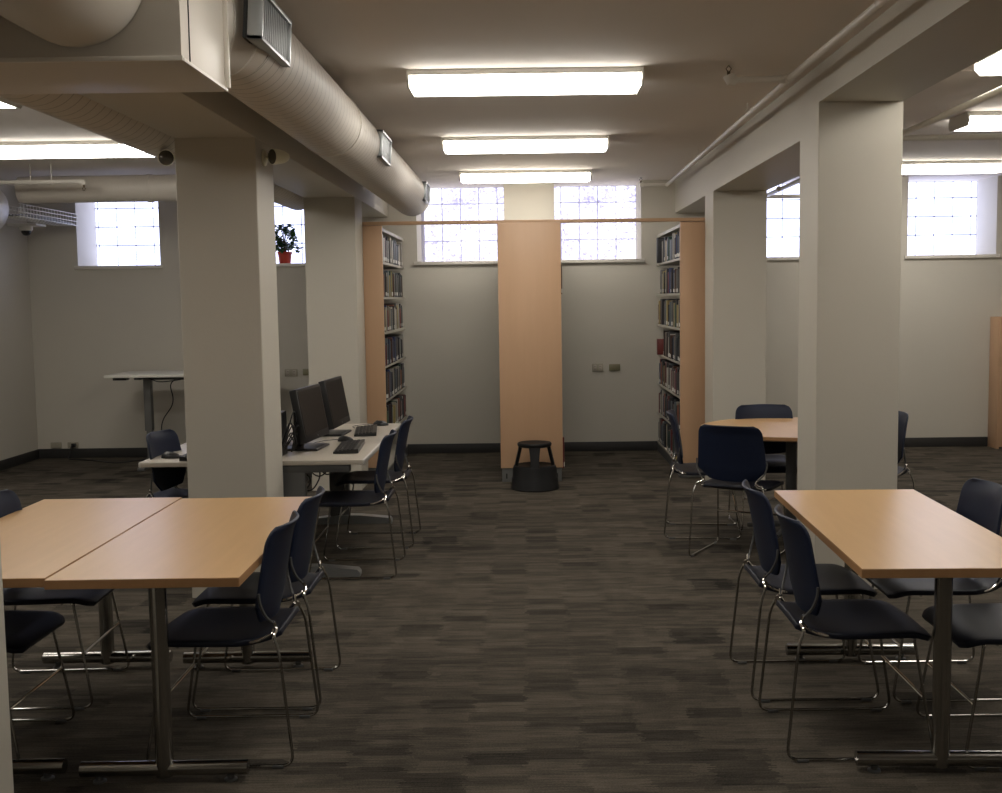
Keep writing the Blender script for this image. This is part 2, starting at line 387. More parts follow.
MB().rev([(.01, 0), (.27, .01), (.28, .05), (.28, 3.3), (.27, 3.5), (.235, 3.66), (.17, 3.77), (.01, 3.82)], (0, 0, 0), 40, 'y').build('duct_body', M['duct'], D4)
# sheet metal plenum box
B = empty('duct_plenum_box', (-1.6, 3.31, 2.3)); tag(B, 'boxy sheet metal duct plenum hanging at top left in front of the pillar', 'duct')
BH = ZC - 2.3 - .002
MB().bbox(-.75, 0, 0, .615, .485, BH, .003).build('box_body', M['duct'], B)
MB().bbox(-.75, -.008, 0, .62, 0, .014, .001).build('bottom_flange', M['pipe'], B)
MB().bbox(.6155, .002, 0, .622, .485, .010, .001).build('side_flange', M['pipe'], B)
MB().bbox(.6155, .470, .0102, .630, .485, BH, .001).build('rear_flange', M['duct'], B)
MB().box(.6155, .075, .0102, .6175, .081, BH).build('seam', M['dark'], B)
c = fillet([(.318, -.0082, .245), (.318, -.36, .245), (.56, -.80, .245)], .2, 8)
MB().tube(c, .205, 48).build('round_duct', M['duct'], B)

# ------------------------------------------------------------------ sprinkler pipes
def sprinkler(parent, p, upw=True):
    s = 1 if upw else -1; m = MB()
    m.tube([(p[0], p[1], p[2]), (p[0], p[1], p[2] + s * .02)], .009, 10)
    m.tube([(p[0] - .004, p[1], p[2] + s * .02), (p[0] - .014, p[1], p[2] + s * .035), (p[0], p[1], p[2] + s * .052)], .003, 6)
    m.tube([(p[0] + .004, p[1], p[2] + s * .02), (p[0] + .014, p[1], p[2] + s * .035), (p[0], p[1], p[2] + s * .052)], .003, 6)
    m.rev([(.001, 0), (.016, .001), (.016, .003), (.001, .004)], (p[0], p[1], p[2] + s * .054), 14)
    return m.build('sprinkler_head', M['brass'], parent)
P = empty('sprinkler_pipe', (1.425, 0, 2.735)); tag(P, 'white sprinkler pipe hung along the left face of the right beam', 'pipe')
MB().tube([(-.005, -2.5, 0), (-.03, 5.7, .0), (.015, 11.45, 0)], .0175, 12).build('pipe_run', M['pipe'], P)
MB().tube([(-.03, 6.0, 0), (-.31, 6.0, 0)], .0165, 12).build('branch_pipe', M['pipe'], P)
MB().tube([(-.31, 6.0, 0), (-.335, 6.0, .0), (-.345, 6.0, .025)], .031, 12).build('elbow', M['pipe'], P)
MB().tube([(-.03, 5.96, 0), (-.03, 6.04, 0)], .023, 12).tube([(-.03, 6.0, 0), (-.075, 6.0, 0)], .023, 12).build('tee_fitting', M['pipe'], P)
sprinkler(P, (-.345, 6.0, .022))
MB().tube([(.015, 11.42, 0), (-.225, 11.42, 0)], .0155, 12).build('branch_pipe', M['pipe'], P)
MB().tube([(-.225, 11.42, 0), (-.242, 11.42, 0), (-.25, 11.42, .02)], .023, 12).build('elbow', M['pipe'], P)
sprinkler(P, (-.25, 11.42, .018))
for yy, dx in ((4.5, -.026), (7.15, -.018), (9.3, 0)):
    m = MB().tube([(dx, yy, .017), (dx, yy, .0745)], .003, 6)
    m.tube(fillet([(dx - .02, yy, 0), (dx - .012, yy, .02), (dx, yy, .036), (dx + .012, yy, .02), (dx + .02, yy, 0)], .01), .003, 6)
    m.tube([(dx, yy - .012, 0), (dx, yy + .012, 0)], .019, 12).build('hanger', M['pipe'], P)
P = empty('sprinkler_pipe', (2.37, 0, 2.60)); tag(P, 'white pipe running lengthwise under the ceiling of the right bay', 'pipe')
MB().tube([(-.04, -1.5, 0), (.0, 7.3, 0), (.04, 11.4, 0)], .02, 12).build('pipe_run', M['pipe'], P)
MB().tube([(0, 7.3, 0), (3.12, 7.3, 0)], .02, 12).build('branch_pipe', M['pipe'], P)
MB().tube([(-.3, 11.4, 0), (1.2, 11.4, 0)], .02, 12).build('branch_pipe', M['pipe'], P)
for yy in (4.2, 8.6, 10.6):
    MB().tube([(.01, yy, 0), (.01, yy, .209)], .004, 6).tube([(.01, yy - .015, 0), (.01, yy + .015, 0)], .025, 12).build('hanger', M['pipe'], P)
P = empty('sprinkler_pipe', (-3.82, 9.75, 2.66)); tag(P, 'thin white sprinkler pipe in front of the horizontal duct at left', 'pipe')
MB().tube([(-.74, 0, .0), (0, 0, 0), (.03, 0, -.012)], .018, 12).build('pipe_run', M['pipe'], P)
MB().tube([(.0, 0, 0), (.03, 0, -.005), (.035, 0, -.03)], .024, 12).build('elbow', M['pipe'], P)
sprinkler(P, (.035, 0, -.028), False)
for dx in (-.42, -.24): MB().tube([(dx, 0, 0), (dx, 0, .149)], .005, 6).tube([(dx - .01, 0, 0), (dx + .01, 0, 0)], .021, 12).build('hanger', M['pipe'], P)

# cable tray and dome camera in the left corner
T = empty('cable_tray', (-4.72, 10.35, 2.42)); tag(T, 'white wire cable tray carrying cables toward back wall in the left corner', 'cable tray')
m = MB()
for x, z in ((-.1, 0), (-.03, 0), (.04, 0), (.1, 0), (-.1, .04), (-.1, .08), (-.1, .115), (.1, .04), (.1, .08), (.1, .115)): m.tube([(x, 0, z), (x, 1.34, z)], .0035, 6)
for k in range(20): m.tube([(-.1, .03 + k * .068, .115), (-.1, .03 + k * .068, 0), (.1, .03 + k * .068, 0), (.1, .03 + k * .068, .115)], .0035, 6)
m.build('wire_basket', M['white'], T)
m = MB()
for k in range(5):
    m.tube([(-.06 + k * .03, 0.02, .012), (-.05 + k * .025, .5, .02 + .006 * k), (-.06 + k * .03, 1.33, .015)], .008, 6)
m.build('cable', M['steel'], T)
Dm = empty('dome_camera', (-4.96, 11.25, 2.39)); tag(Dm, 'small dark dome security camera under a white plate in left corner', 'security camera')
MB().bbox(-.14, -.12, 0, .15, .12, .022, .004).build('mounting_plate', M['white'], Dm)
MB().rev([(.001, 0), (.062, 0), (.062, -.035), (.05, -.045), (.001, -.045)], (0, 0, 0), 24).build('housing', M['white'], Dm)
MB().rev([(.048, -.045), (.046, -.062), (.036, -.08), (.02, -.09), (.001, -.093)], (0, 0, 0), 24).build('dome', M['black'], Dm)

# emergency lamp heads on the left pillar
def emergency(x, s, lab):
    r = empty('emergency_lamp', (x, 6.17, 2.385)); tag(r, lab, 'emergency lamp')
    MB().rev([(.002, 0), (.045, 0), (.045, s * .010), (.03, s * .018), (.002, s * .018)] , (s * .001, 0, 0), 20, 'x').build('wall_plate', M['cream'], r)
    MB().tube([(s * .015, 0, 0), (s * .05, -.01, .005), (s * .062, -.02, .003)], .011, 10).build('swivel_arm', M['cream'], r)
    d = Vector((-.66 if s > 0 else .15, -.66 if s > 0 else -.8, -.05)).normalized(); c0 = Vector((.082 if s > 0 else -.085, -.035, 0))
    pts = [c0 - d * .075, c0 - d * .068, c0 - d * .04, c0, c0 + d * .03]
    MB().tube(pts, .03, 16, radii=[.008, .02, .034, .042, .043]).build('lamp_shell', M['cream'], r)
    MB().tube([c0 + d * .0301, c0 + d * .036, c0 + d * .040], .04, 16, radii=[.040, .034, .012]).build('lamp_glass', M['glass'], r)
emergency(PL1, 1, 'emergency lamp head on the right side of left pillar, cream shell')
emergency(PL0, -1, 'emergency lamp head on the left side of left pillar')

# ------------------------------------------------------------------ wall plates
def plate(x0, x1, z0, z1, m, lab, holes=0):
    r = empty('wall_outlet', ((x0 + x1) / 2, YB - .001, (z0 + z1) / 2)); tag(r, lab, 'outlet')
    W, H = (x1 - x0) / 2, (z1 - z0) / 2
    MB().bbox(-W, -.014, -H, W, 0, H, .004).build('cover_plate', m, r)
    if holes:
        s = MB()
        for k in range(holes):
            cx = (-1 + (2 * k + 1) / holes) * W; s.bbox(cx - .016, -.0165, -.028, cx + .016, -.0138, .028, .001)
        s.build('socket', M['deskw'], r)
        s = MB()
        for k in range(holes):
            cx = (-1 + (2 * k + 1) / holes) * W
            for z in (-.016, .012): s.box(cx - .007, -.0172, z - .005, cx - .004, -.0163, z + .005).box(cx + .004, -.0172, z - .005, cx + .007, -.0163, z + .005)
        s.build('socket_slots', M['dark'], r)
    return r
plate(-2.53, -2.395, .83, .908, M['outlet'], 'beige outlet plate above left desk, the wider of the pair', 2)
plate(-2.34, -2.278, .842, .906, M['olive'], 'small square wall plate above left desk, next to second pillar')
plate(.684, .80, .838, .925, M['outlet'], 'beige outlet plate on back wall right of the middle bookcase', 2)
plate(.862, .977, .845, .915, M['olive'], 'blank olive wall plate right of the beige outlet on back wall')
plate(-5.013, -4.90, .108, .168, M['outlet'], 'leftmost outlet plate low on the back wall')
pl = plate(-4.835, -4.722, .108, .168, M['outlet'], 'outlet plate low on left back wall with a black plug and cable', 1)
MB().bbox(-.005, -.05, -.02, .04, -.017, .02, .004).build('plug', M['black'], pl)
cb = MB().tube(fillet([(-4.77, 11.64, .14), (-4.80, 11.62, .03), (-4.78, 11.55, .008), (-4.5, 11.45, .008), (-4.15, 11.2, .008), (-3.95, 11.45, .008), (-3.7, 11.5, .008), (-3.45, 11.6, .008)], .15, 6), .006, 8).build('power_cable', M['black'])
tag(cb, 'black power cable trailing on carpet from the low outlet', 'cable')

# ------------------------------------------------------------------ chair
def make_chair():
    r = empty('stacking_chair')
    def seat(u, v):
        U = 2 * u - 1; x = -.205 + .468 * v
        hw = .155 + .07 * min(1, v / .28) if v < .28 else .225 - .012 * max(0, (v - .5) / .5)
        if v > .88: hw -= .045 * (1 - math.sqrt(max(0, 1 - ((v - .88) / .12) ** 2)))
        z = .452 - .012 * (1 - U * U) * (1 - (2 * v - 1) ** 2) * 1.5
        if v > .8: z -= .03 * ((v - .8) / .2) ** 2
        if v < .2: z += .018 * ((.2 - v) / .2) ** 2
        z -= .006 * U ** 4
        return (x, U * hw, z)
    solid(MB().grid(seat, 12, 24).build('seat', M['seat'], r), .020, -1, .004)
    def back(u, v):
        U = 2 * u - 1
        t = v
        hw = .145 + .075 * (t / .2) ** .9 if t < .2 else .220 - .028 * (t - .2)
        if t > .83: hw -= .045 * (1 - math.sqrt(max(0, 1 - ((t - .83) / .17) ** 2)))
        z = .49 + .337 * v
        if v < .26: z -= .012 * (1 - U * U)
        x = -.155 - .070 * v ** 1.1 + .042 * U * U * (.6 + .4 * v) - .016 * (max(0, v - .8) / .2) ** 2
        return (x, U * hw, z)
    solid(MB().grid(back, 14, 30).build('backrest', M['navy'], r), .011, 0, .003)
    for s in (-1, 1):
        pts = [(-.195, s * .213, .455), (-.215, s * .226, .40), (-.255, s * .235, .009), (.255, s * .235, .009), (.185, s * .21, .425)]
        MB().tube(fillet(pts, .045, 6), .0053, 8).build('sled_leg', M['chrome'], r)
    # rods under the seat edge, meeting the front legs
    for s in (-1, 1):
        pts = [(.185, s * .21, .42), (.17, s * .208, .434), (.02, s * .214, .433), (-.13, s * .20, .436), (-.175, s * .165, .452), (-.19, s * .158, .475)]
        MB().tube(fillet(pts, .02, 4), .0055, 8).build('seat_rod', M['bright'], r)
        hk = [(-.197, s * .214, .44), (-.193, s * .21, .462), (-.198, s * .185, .470), (-.190, s * .163, .478), (-.186, s * .178, .50)]
        MB().tube(fillet(hk, .012, 4), .0065, 8).build('bracket', M['bright'], r)
        bk = [(-.182, s * .176, .497), (-.165, s * .21, .53), (-.152, s * .2235, .575), (-.150, s * .2235, .61)]
        MB().tube(fillet(bk, .03, 4), .0048, 8).build('back_support', M['dsteel'], r)
    MB().tube([(.217, -.2205, .22), (.217, .2205, .22)], .0055, 8).build('stretcher', M['bright'], r)
    MB().tube([(-.10, -.205, .434), (-.10, .205, .434)], .005, 8).tube([(.14, -.21, .424), (.14, .21, .424)], .005, 8).build('under_seat_bar', M['chrome'], r)
    for s in (-1, 1):
        for x in (-.2, .2): MB().bbox(x - .02, s * .235 - .008, 0, x + .02, s * .235 + .008, .012, .003).build('glide', M['dsteel'], r)
    return r
C0 = make_chair(); first = True
chairs = [
    (1.133, 3.968, 0, 'navy stacking chair at right table, nearest the camera on its left side', 'chairs at the right wooden table'),
    (1.125, 4.545, 0, 'navy stacking chair at right table, second from the camera on its left side', 'chairs at the right wooden table'),
    (1.71, 3.885, pi, 'navy chair at right table front edge, its seat beside the chrome leg', 'chairs at the right wooden table'),
    (1.675, 4.515, pi, 'navy chair on far right of right table, backrest rising above the tabletop', 'chairs at the right wooden table'),
    (-1.075, 3.975, pi, 'navy stacking chair nearest the camera on the right side of the left tables', 'chairs at the left wooden tables'),
    (-1.08, 4.525, pi, 'second navy stacking chair on the right side of left tables, behind the nearest', 'chairs at the left wooden tables'),
    (-2.01, 3.96, 0, 'navy chair at left tables whose seat shows beside the near pillar at lower left', 'chairs at the left wooden tables'),
    (-2.0, 4.55, .04, 'navy chair on far left of left tables, backrest above the tabletop corner', 'chairs at the left wooden tables'),
    (-1.02, 6.59, pi, 'navy chair at computer desk in front of the nearer monitor', 'chairs at the computer desk'),
    (-1.0, 7.39, pi, 'navy chair at computer desk closest to left bookcase', 'chairs at the computer desk'),
    (-2.04, 6.74, -.12, 'navy chair left of pillar on the far side of the computer desks', 'chairs at the computer desk'),
    (1.185, 7.55, -.14, 'navy chair left of round table, seen from its side', 'chairs around the round table'),
    (1.315, 6.89, radians(60), 'navy chair at round table with its back turned to the camera', 'chairs around the round table'),
    (1.69, 7.78, -pi / 2, 'navy chair behind round table facing the camera', 'chairs around the round table'),
    (2.25, 7.36, pi + .12, 'navy chair right of the right pillar at round table, showing its chrome side', 'chairs around the round table'),
    (1.98, 6.83, pi / 2, 'navy chair mostly hidden behind right pillar at round table', 'chairs around the round table')]
for x, y, rz, lab, g in chairs:
    o = C0 if first else copy_tree(C0); first = False
    o.location = (x, y, 0); o.rotation_euler = (0, 0, rz); tag(o, lab, 'chair', g)

# ------------------------------------------------------------------ wooden tables
def make_table(W, L):
    r = empty('wooden_table')
    MB().bbox(-W / 2, -L / 2, .7, W / 2, L / 2, .73, .0015, 1).build('tabletop', M['tedge'], r)
    MB().box(-W / 2 + .0015, -L / 2 + .0015, .7295, W / 2 - .0015, L / 2 - .0015, .7306).build('laminate_surface', M['table'], r)
    for s in (-1, 1):
        y = s * (L / 2 - .15)
        lg = MB().tube([(0, y, 0.02), (0, y, .69)], .0295, 20).build('leg', M['chrome'], r)
        MB().bbox(-.10, y - .06, .690, .10, y + .06, .699, .002).build('mounting_plate', M['dsteel'], lg)
        MB().tube([(-.28, y, .045), (.28, y, .045)], .025, 18).build('foot', M['chrome'], lg)
        for q in (-1, 1): MB().rev([(.012, .02), (.012, .008), (.022, .006), (.022, 0), (.001, 0)], (q * .22, y, 0), 14).build('glide', M['dsteel'], lg)
    MB().bbox(-.02, -L / 2 + .24, .672, .02, L / 2 - .24, .699, .003).build('under_rail', M['dsteel'], r)
    return r
TB = make_table(.62, 1.475); TB.location = (1.393, 4.235, 0); TB.rotation_euler = (0, 0, radians(-1.8)); tag(TB, 'pale wooden table on chrome legs in front of right pillar', 'table', 'wooden study tables')
t2 = copy_tree(TB); t2.location = (-1.240, 4.237, 0); t2.rotation_euler = (0, 0, radians(.5)); tag(t2, 'wooden table in front of left pillar, right half of the joined pair', 'table', 'wooden study tables')
t3 = copy_tree(TB); t3.location = (-1.868, 4.262, 0); t3.rotation_euler = (0, 0, radians(.5)); tag(t3, 'wooden table at far left, left half of the joined pair', 'table', 'wooden study tables')

R = empty('round_table', (1.765, 7.44, 0)); tag(R, 'round wooden table with surrounding navy chairs behind right pillar', 'table')
MB().rev([(.001, .70), (.585, .70), (.605, .708), (.605, .726), (.602, .7295), (.001, .7295)], (0, 0, 0), 64).build('tabletop', M['tedge'], R)
MB().rev([(.001, .7292), (.6, .7292), (.6, .7303), (.001, .7303)], (0, 0, 0), 64).build('laminate_surface', M['table'], R)
MB().tube([(0, 0, .06), (0, 0, .68)], .036, 24).build('pedestal', M['dsteel'], R)
MB().bbox(-.16, -.16, .68, .16, .16, .699, .003).build('mounting_plate', M['dsteel'], R)
for k in range(4):
    q = pi / 4 + k * pi / 2 + .25
    MB().tube([(.03 * cos(q), .03 * sin(q), .075), (.30 * cos(q), .30 * sin(q), .04)], .02, 12, radii=[.024, .016]).build('foot', M['dsteel'], R)

# ------------------------------------------------------------------ computer desks
def desk(x, y, rz, lab):
    r = empty('computer_desk', (x, y, 0), rz); tag(r, lab, 'desk', 'computer desks')
    # local: user's edge at +x
    MB().bbox(-.325, -.965, .660, .318, .965, .688, .003).build('desktop', M['deskw'], r)
    MB().bbox(.314, -.965, .658, .33, .965, .6895, .007, 3).build('front_edge', M['deskedge'], r)
    for yy in (-.92, .64):
        lg = MB().bbox(-.16, yy - .03, .05, -.02, yy + .03, .62, .006).build('leg', M['dsteel'], r)
        poly = [(-.31, 0), (-.31, .035), (-.1, .062), (.05, .062), (.27, .04), (.285, .022), (.285, 0)]
        MB().prism(poly, yy - .04, yy + .04, lambda a, b, c: (a, c, b)).build('foot', M['grille'], lg)
        MB().bbox(-.26, yy - .03, .615, .24, yy + .03, .659, .004).build('support_arm', M['dsteel'], lg)
    MB().bbox(-.30, -.88, .34, -.28, .60, .64, .004).build('modesty_panel', M['dsteel'], r)
    cbl = MB()
    for k in range(4):
        y0 = -.7 + k * .33
        cbl.tube(fillet([(-.27, y0, .6), (-.12, y0 + .05, .42 - .05 * (k % 2)), (-.05, y0 + .16, .50), (-.2, y0 + .3, .60)], .15, 6), .005, 6)
    cbl.build('cable_bundle', M['black'], r)
    return r
desk(-1.275, 7.39, 0, 'greige computer desk with two monitors facing the aisle')
desk(-1.925, 7.39, pi, 'greige computer desk back to back with the first, mostly behind left pillar')
DZ = .6905
def monitor(x, y, rz, tilt, lab):
    """screen faces local +x"""
    r = empty('monitor', (x, y, DZ), rz); tag(r, lab, 'monitor', 'black monitors on the computer desks')
    c = Matrix.Rotation(-tilt, 4, 'Y')
    def T(m, dx=0): 
        for v in m.bm.verts:
            p = c @ Vector((v.co.x, v.co.y, v.co.z)); v.co = p + Vector((0, 0, .225))
    m = MB().bbox(-.045, -.255, -.165, .0, .255, .165, .006); T(m); fr = m.build('monitor_frame', M['black'], r)
    m = MB().box(-.002, -.235, -.122, .0015, .235, .148); T(m); m.build('screen', M['screen'], r)
    m = MB().rev([(.001, 0), (.006, 0), (.006, .001), (.001, .001)], (  .0005, 0, -.144), 14, 'x'); T(m); m.build('badge', M['grille'], r)
    MB().bbox(-.12, -.035, .01, -.075, .035, .25, .006).bbox(-.10, -.05, .19, -.03, .05, .28, .006).build('stand_neck', M['black'], r)
    MB().bbox(-.17, -.14, 0, .06, .14, .014, .006, 3).build('stand_base', M['black'], r)
    return r
monitor(-1.335, 6.96, -.10, radians(10), 'black monitor on computer desk, the nearer of the two facing the aisle')
monitor(-1.305, 7.70, -.06, radians(10), 'black monitor on computer desk, the farther one next to the second pillar')
monitor(-1.70, 7.05, pi, radians(5), 'black monitor turned away on the back desk, a sliver beside left pillar')
def keyboard(x, y, rz, lab):
    r = empty('keyboard', (x, y, DZ), rz); tag(r, lab, 'keyboard', 'black keyboards on the computer desks')
    m = MB(); m.prism([(-.075, 0), (.075, 0), (.075, .012), (-.075, .026)], -.245, .245, lambda a, b, c: (-a, c, b)); m.build('keyboard_body', M['black'], r)
    k = MB()
    for i in range(5):
        for j in range(14):
            xx = -.058 + i * .024; yy = -.225 + j * .0335; zz = .0265 - (0.075 - xx) / .15 * .014
            k.bbox(xx - .009, yy - .0125, zz - .006, xx + .011, yy + .0125, zz + .004, .0015, 1)
    k.build('keys', M['screen'], r); return r
keyboard(-1.11, 6.93, .06, 'black keyboard in front of the nearer monitor')
keyboard(-1.13, 7.79, .12, 'black keyboard in front of the farther monitor')
keyboard(-1.95, 6.70, pi, 'black keyboard on back desk at the left of pillar')
def mouse(x, y, rz, lab, tail):
    r = empty('mouse', (x, y, DZ), rz); tag(r, lab, 'mouse', 'black mice on the computer desks')
    m = MB()
    def f(u, v):
        q = 2 * pi * u; ph = v * pi / 2; return (.03 * cos(q) * cos(ph), .058 * sin(q) * cos(ph), .036 * sin(ph) ** .9 * (1 + .15 * sin(q) * cos(ph)))
    m.grid(f, 20, 8); o = m.build('mouse_body', M['black'], r)
    MB().tube([(.0, .02, .036), (.0, .034, .031)], .004, 8).build('scroll_wheel', M['dsteel'], r)
    MB().tube(fillet([Vector(t) for t in tail], .06, 6), .0025, 6).build('mouse_cable', M['black'], r)
    return r
mouse(-1.19, 7.28, pi / 2 - .3, 'black mouse between the two keyboards', [(0, .05, .012), (.0, .12, .006), (-.12, .16, .006), (-.28, .1, .006)])
mouse(-1.08, 8.2, pi / 2, 'black mouse at the far end of computer desk near left bookcase', [(0, .05, .012), (.01, .14, .006), (-.1, .2, .006), (-.2, .16, .006)])
mouse(-2.12, 6.60, pi / 2, 'black mouse at left corner of the back desk', [(0, -.05, .012), (.04, -.12, .006), (.14, -.14, .006)])
pc = empty('computer_box', (-1.50, 6.62, DZ)); tag(pc, 'black desktop computer and cables standing beside left pillar edge', 'computer')
MB().bbox(-.045, -.12, 0, .045, .12, .26, .006).build('computer_case', M['black'], pc)
m = MB()
for k in range(7):
    a0 = random.uniform(-.1, .12); h = random.uniform(.12, .33)
    m.tube(fillet([(.04, a0, .03), (.09 + .02 * k % .05, a0 + .05, h), (.11, a0 + .12, h * .5), (.07, a0 + .2, .01)], .1, 6), .0045, 6)
m.build('cable_bundle', M['black'], pc)

# white standing desk by the back wall
SD = empty('standing_desk', (-3.3, 11.0, 0)); tag(SD, 'tall white standing desk with grey legs against the back wall', 'desk')
MB().bbox(-.73, -.35, .905, .73, .35, .93, .003).build('desktop', M['white'], SD)
for x in (-.43, .43):
    lg = MB().bbox(x - .024, -.03, .03, x + .024, .03, .5, .003).build('leg', M['steel'], SD)
    MB().bbox(x - .034, -.04, .36, x + .034, .04, .879, .003).build('leg_sleeve', M['steel'], lg)
    MB().bbox(x - .035, -.30, 0, x + .035, .30, .03, .004).build('foot', M['steel'], lg)
    MB().bbox(x - .03, -.3, .88, x + .03, .3, .904, .003).build('support_arm', M['dsteel'], lg)
MB().bbox(-.43, -.02, .86, .43, .02, .904, .003).build('cross_rail', M['dsteel'], SD)
MB().bbox(-.68, -.26, .875, -.55, -.16, .904, .004).build('height_control', M['black'], SD)
MB().tube(fillet([(-.40, -.1, .89), (-.3, -.08, .84), (-.1, -.05, .86), (.0, 0, .89)], .1), .005, 8).tube(
    fillet([(-.12, .1, .89), (-.26, .12, .82), (-.22, .15, .62), (-.38, .18, .42), (-.37, .2, .2), (-.3, .25, .02)], .12, 6), .006, 8).build('hanging_cable', M['black'], SD)

# ------------------------------------------------------------------ plant on the window sill
PT = empty('potted_plant', (-2.53, 11.88, ZS)); tag(PT, 'small leafy green plant in a red pot on the window ledge', 'plant')
MB().rev([(.001, 0), (.058, 0), (.072, .11), (.078, .11), (.079, .13), (.070, .13), (.067, .115), (.001, .112)], (0, 0, 0.001), 28).build('pot', M['pot'], PT)
MB().rev([(.001, .112), (.066, .112), (.066, .118), (.001, .119)], (0, 0, 0), 20).build('soil', M['soil'], PT)
random.seed(11); st = MB(); lf = MB()
def leaf(m, p, d, L, W):
    d = d.normalized(); s = d.cross(Vector((random.uniform(-.3, .3), random.uniform(-.3, .3), 1))).normalized(); n = s.cross(d)
    pr = []
    for t, wd, dz in ((0, .06, 0), (.3, .9, .06), (.6, .95, .06), (.85, .5, .0), (1, .03, -.08)):
        q = p + d * (L * t) + n * (dz * L)
        pr.append((m.bm.verts.new(q - s * W * wd), m.bm.verts.new(q + n * .15 * W), m.bm.verts.new(q + s * W * wd)))
    m._mark([m.bm.faces.new(f) for A, B in zip(pr, pr[1:]) for f in ((A[0], A[1], B[1], B[0]), (A[1], A[2], B[2], B[1]))], True)
st.tube([(0, 0, .11), (.005, 0, .2), (-.01, 0, .26)], .014, 8, radii=[.02, .016, .010])
for k in range(38):
    q = random.uniform(0, 2 * pi); sp = random.uniform(.03, .17); h = random.uniform(.17, .44) - sp * .35
    e = Vector((sp * cos(q), sp * sin(q) * .7, h)); b0 = Vector((0, 0, random.uniform(.16, .24)))
    st.tube([b0, b0.lerp(e, .5) + Vector((0, 0, .02)), e], .003, 5)
    for j in range(9):
        d = Vector((cos(q) + random.uniform(-1.1, 1.1), sin(q) + random.uniform(-1.1, 1.1), random.uniform(-.5, .7)))
        leaf(lf, e + Vector((random.uniform(-.015, .015),) * 3), d, random.uniform(.05, .08), random.uniform(.016, .026))
st.build('stem', M['bark'], PT); lf.build('foliage', M['leaf'], PT)

# ------------------------------------------------------------------ step stool
ST = empty('step_stool', (.058, 9.42, 0)); tag(ST, 'round black plastic step stool in front of middle bookcase', 'stool')
MB().rev([(.17, .0), (.202, .0), (.205, .012), (.200, .02), (.196, .09), (.190, .10), (.187, .17), (.178, .198), (.16, .205), (.15, .198), (.001, .198)], (0, 0, 0), 48).build('base', M['stool'], ST)
for k in range(4):
    q = -pi / 2 + k * pi / 2; cq, sq = cos(q), sin(q)
    m = MB()
    def L_(t):  # radial position
        return .155 * (1 - t) + .115 * t
    V = []
    for t in (0, .3, .6, .85, 1):
        wdt = .036 + .014 * t ** 2; rr = L_(t); z = .198 + .175 * t
        V.append([m.bm.verts.new((cq * (rr + o) - sq * w_, sq * (rr + o) + cq * w_, z)) for o, w_ in ((.012, -wdt), (.018, 0), (.012, wdt), (-.014, wdt * .8), (-.014, -wdt * .8))])
    fs = [m.bm.faces.new((A[i], A[(i + 1) % 5], B_[(i + 1) % 5], B_[i])) for A, B_ in zip(V, V[1:]) for i in range(5)]
    fs += [m.bm.faces.new(V[0][::-1]), m.bm.faces.new(V[-1])]; m._mark(fs); m.build('leg', M['stool'], ST)
MB().rev([(.001, .360), (.125, .358), (.143, .366), (.146, .385), (.138, .394), (.11, .390), (.001, .388)], (0, 0, 0), 40).build('step_top', M['stool'], ST)

# ------------------------------------------------------------------ bookcases
BY0, BY1 = 9.9, 11.66
SHZ = [.10, .405, .71, 1.015, 1.32, 1.63, 1.94]
book_cols = [(.02, .022, .03), (.03, .03, .035), (.045, .05, .055), (.10, .10, .10), (.28, .26, .22), (.42, .40, .35), (.09, .045, .03), (.16, .025, .02), (.03, .045, .12), (.06, .075, .12),
             (.03, .07, .05), (.12, .15, .17), (.35, .28, .12), (.05, .03, .03), (.20, .17, .13), (.25, .10, .06)]
col_names = ['black', 'charcoal', 'slate grey', 'grey', 'beige', 'cream', 'brown', 'dark red', 'blue', 'dusty blue', 'dark green', 'pale teal', 'yellow', 'maroon black', 'tan', 'rust orange']
bmats = [mat('book_cover_' + n.replace(' ', '_'), c, .45) for n, c in zip(col_names, book_cols)]
book_mesh = []
for bi, bmx in enumerate(bmats + bmats):   # unit book, spine toward +x, paper block inside covers, call number sticker at the spine foot
    m = MB()
    poly = [(-1, -.5), (0, -.5), (.02, -.38), (.03, 0), (.02, .38), (0, .5), (-1, .5), (-1, .40), (-.03, .40), (-.03, -.40), (-1, -.40)]
    m.prism(poly, 0, 1); m.mi = 1; m.box(-.98, -.40, .015, -.03, .40, .985); m.mi = 2 if bi < 16 else 0
    m.prism([(0.0, -.52), (.028, -.38), (.038, 0), (.028, .38), (0.0, .52)], .05, .19)
    bmesh.ops.recalc_face_normals(m.bm, faces=m.bm.faces)
    me = bpy.data.meshes.new('book'); m.bm.to_mesh(me); m.bm.free()
    for q in (bmx, M['paper'], M['sticker']): me.materials.append(q)
    book_mesh.append(me)
ordn = ['bottom', 'second', 'third', 'fourth', 'fifth', 'sixth', 'top']
NB = 0
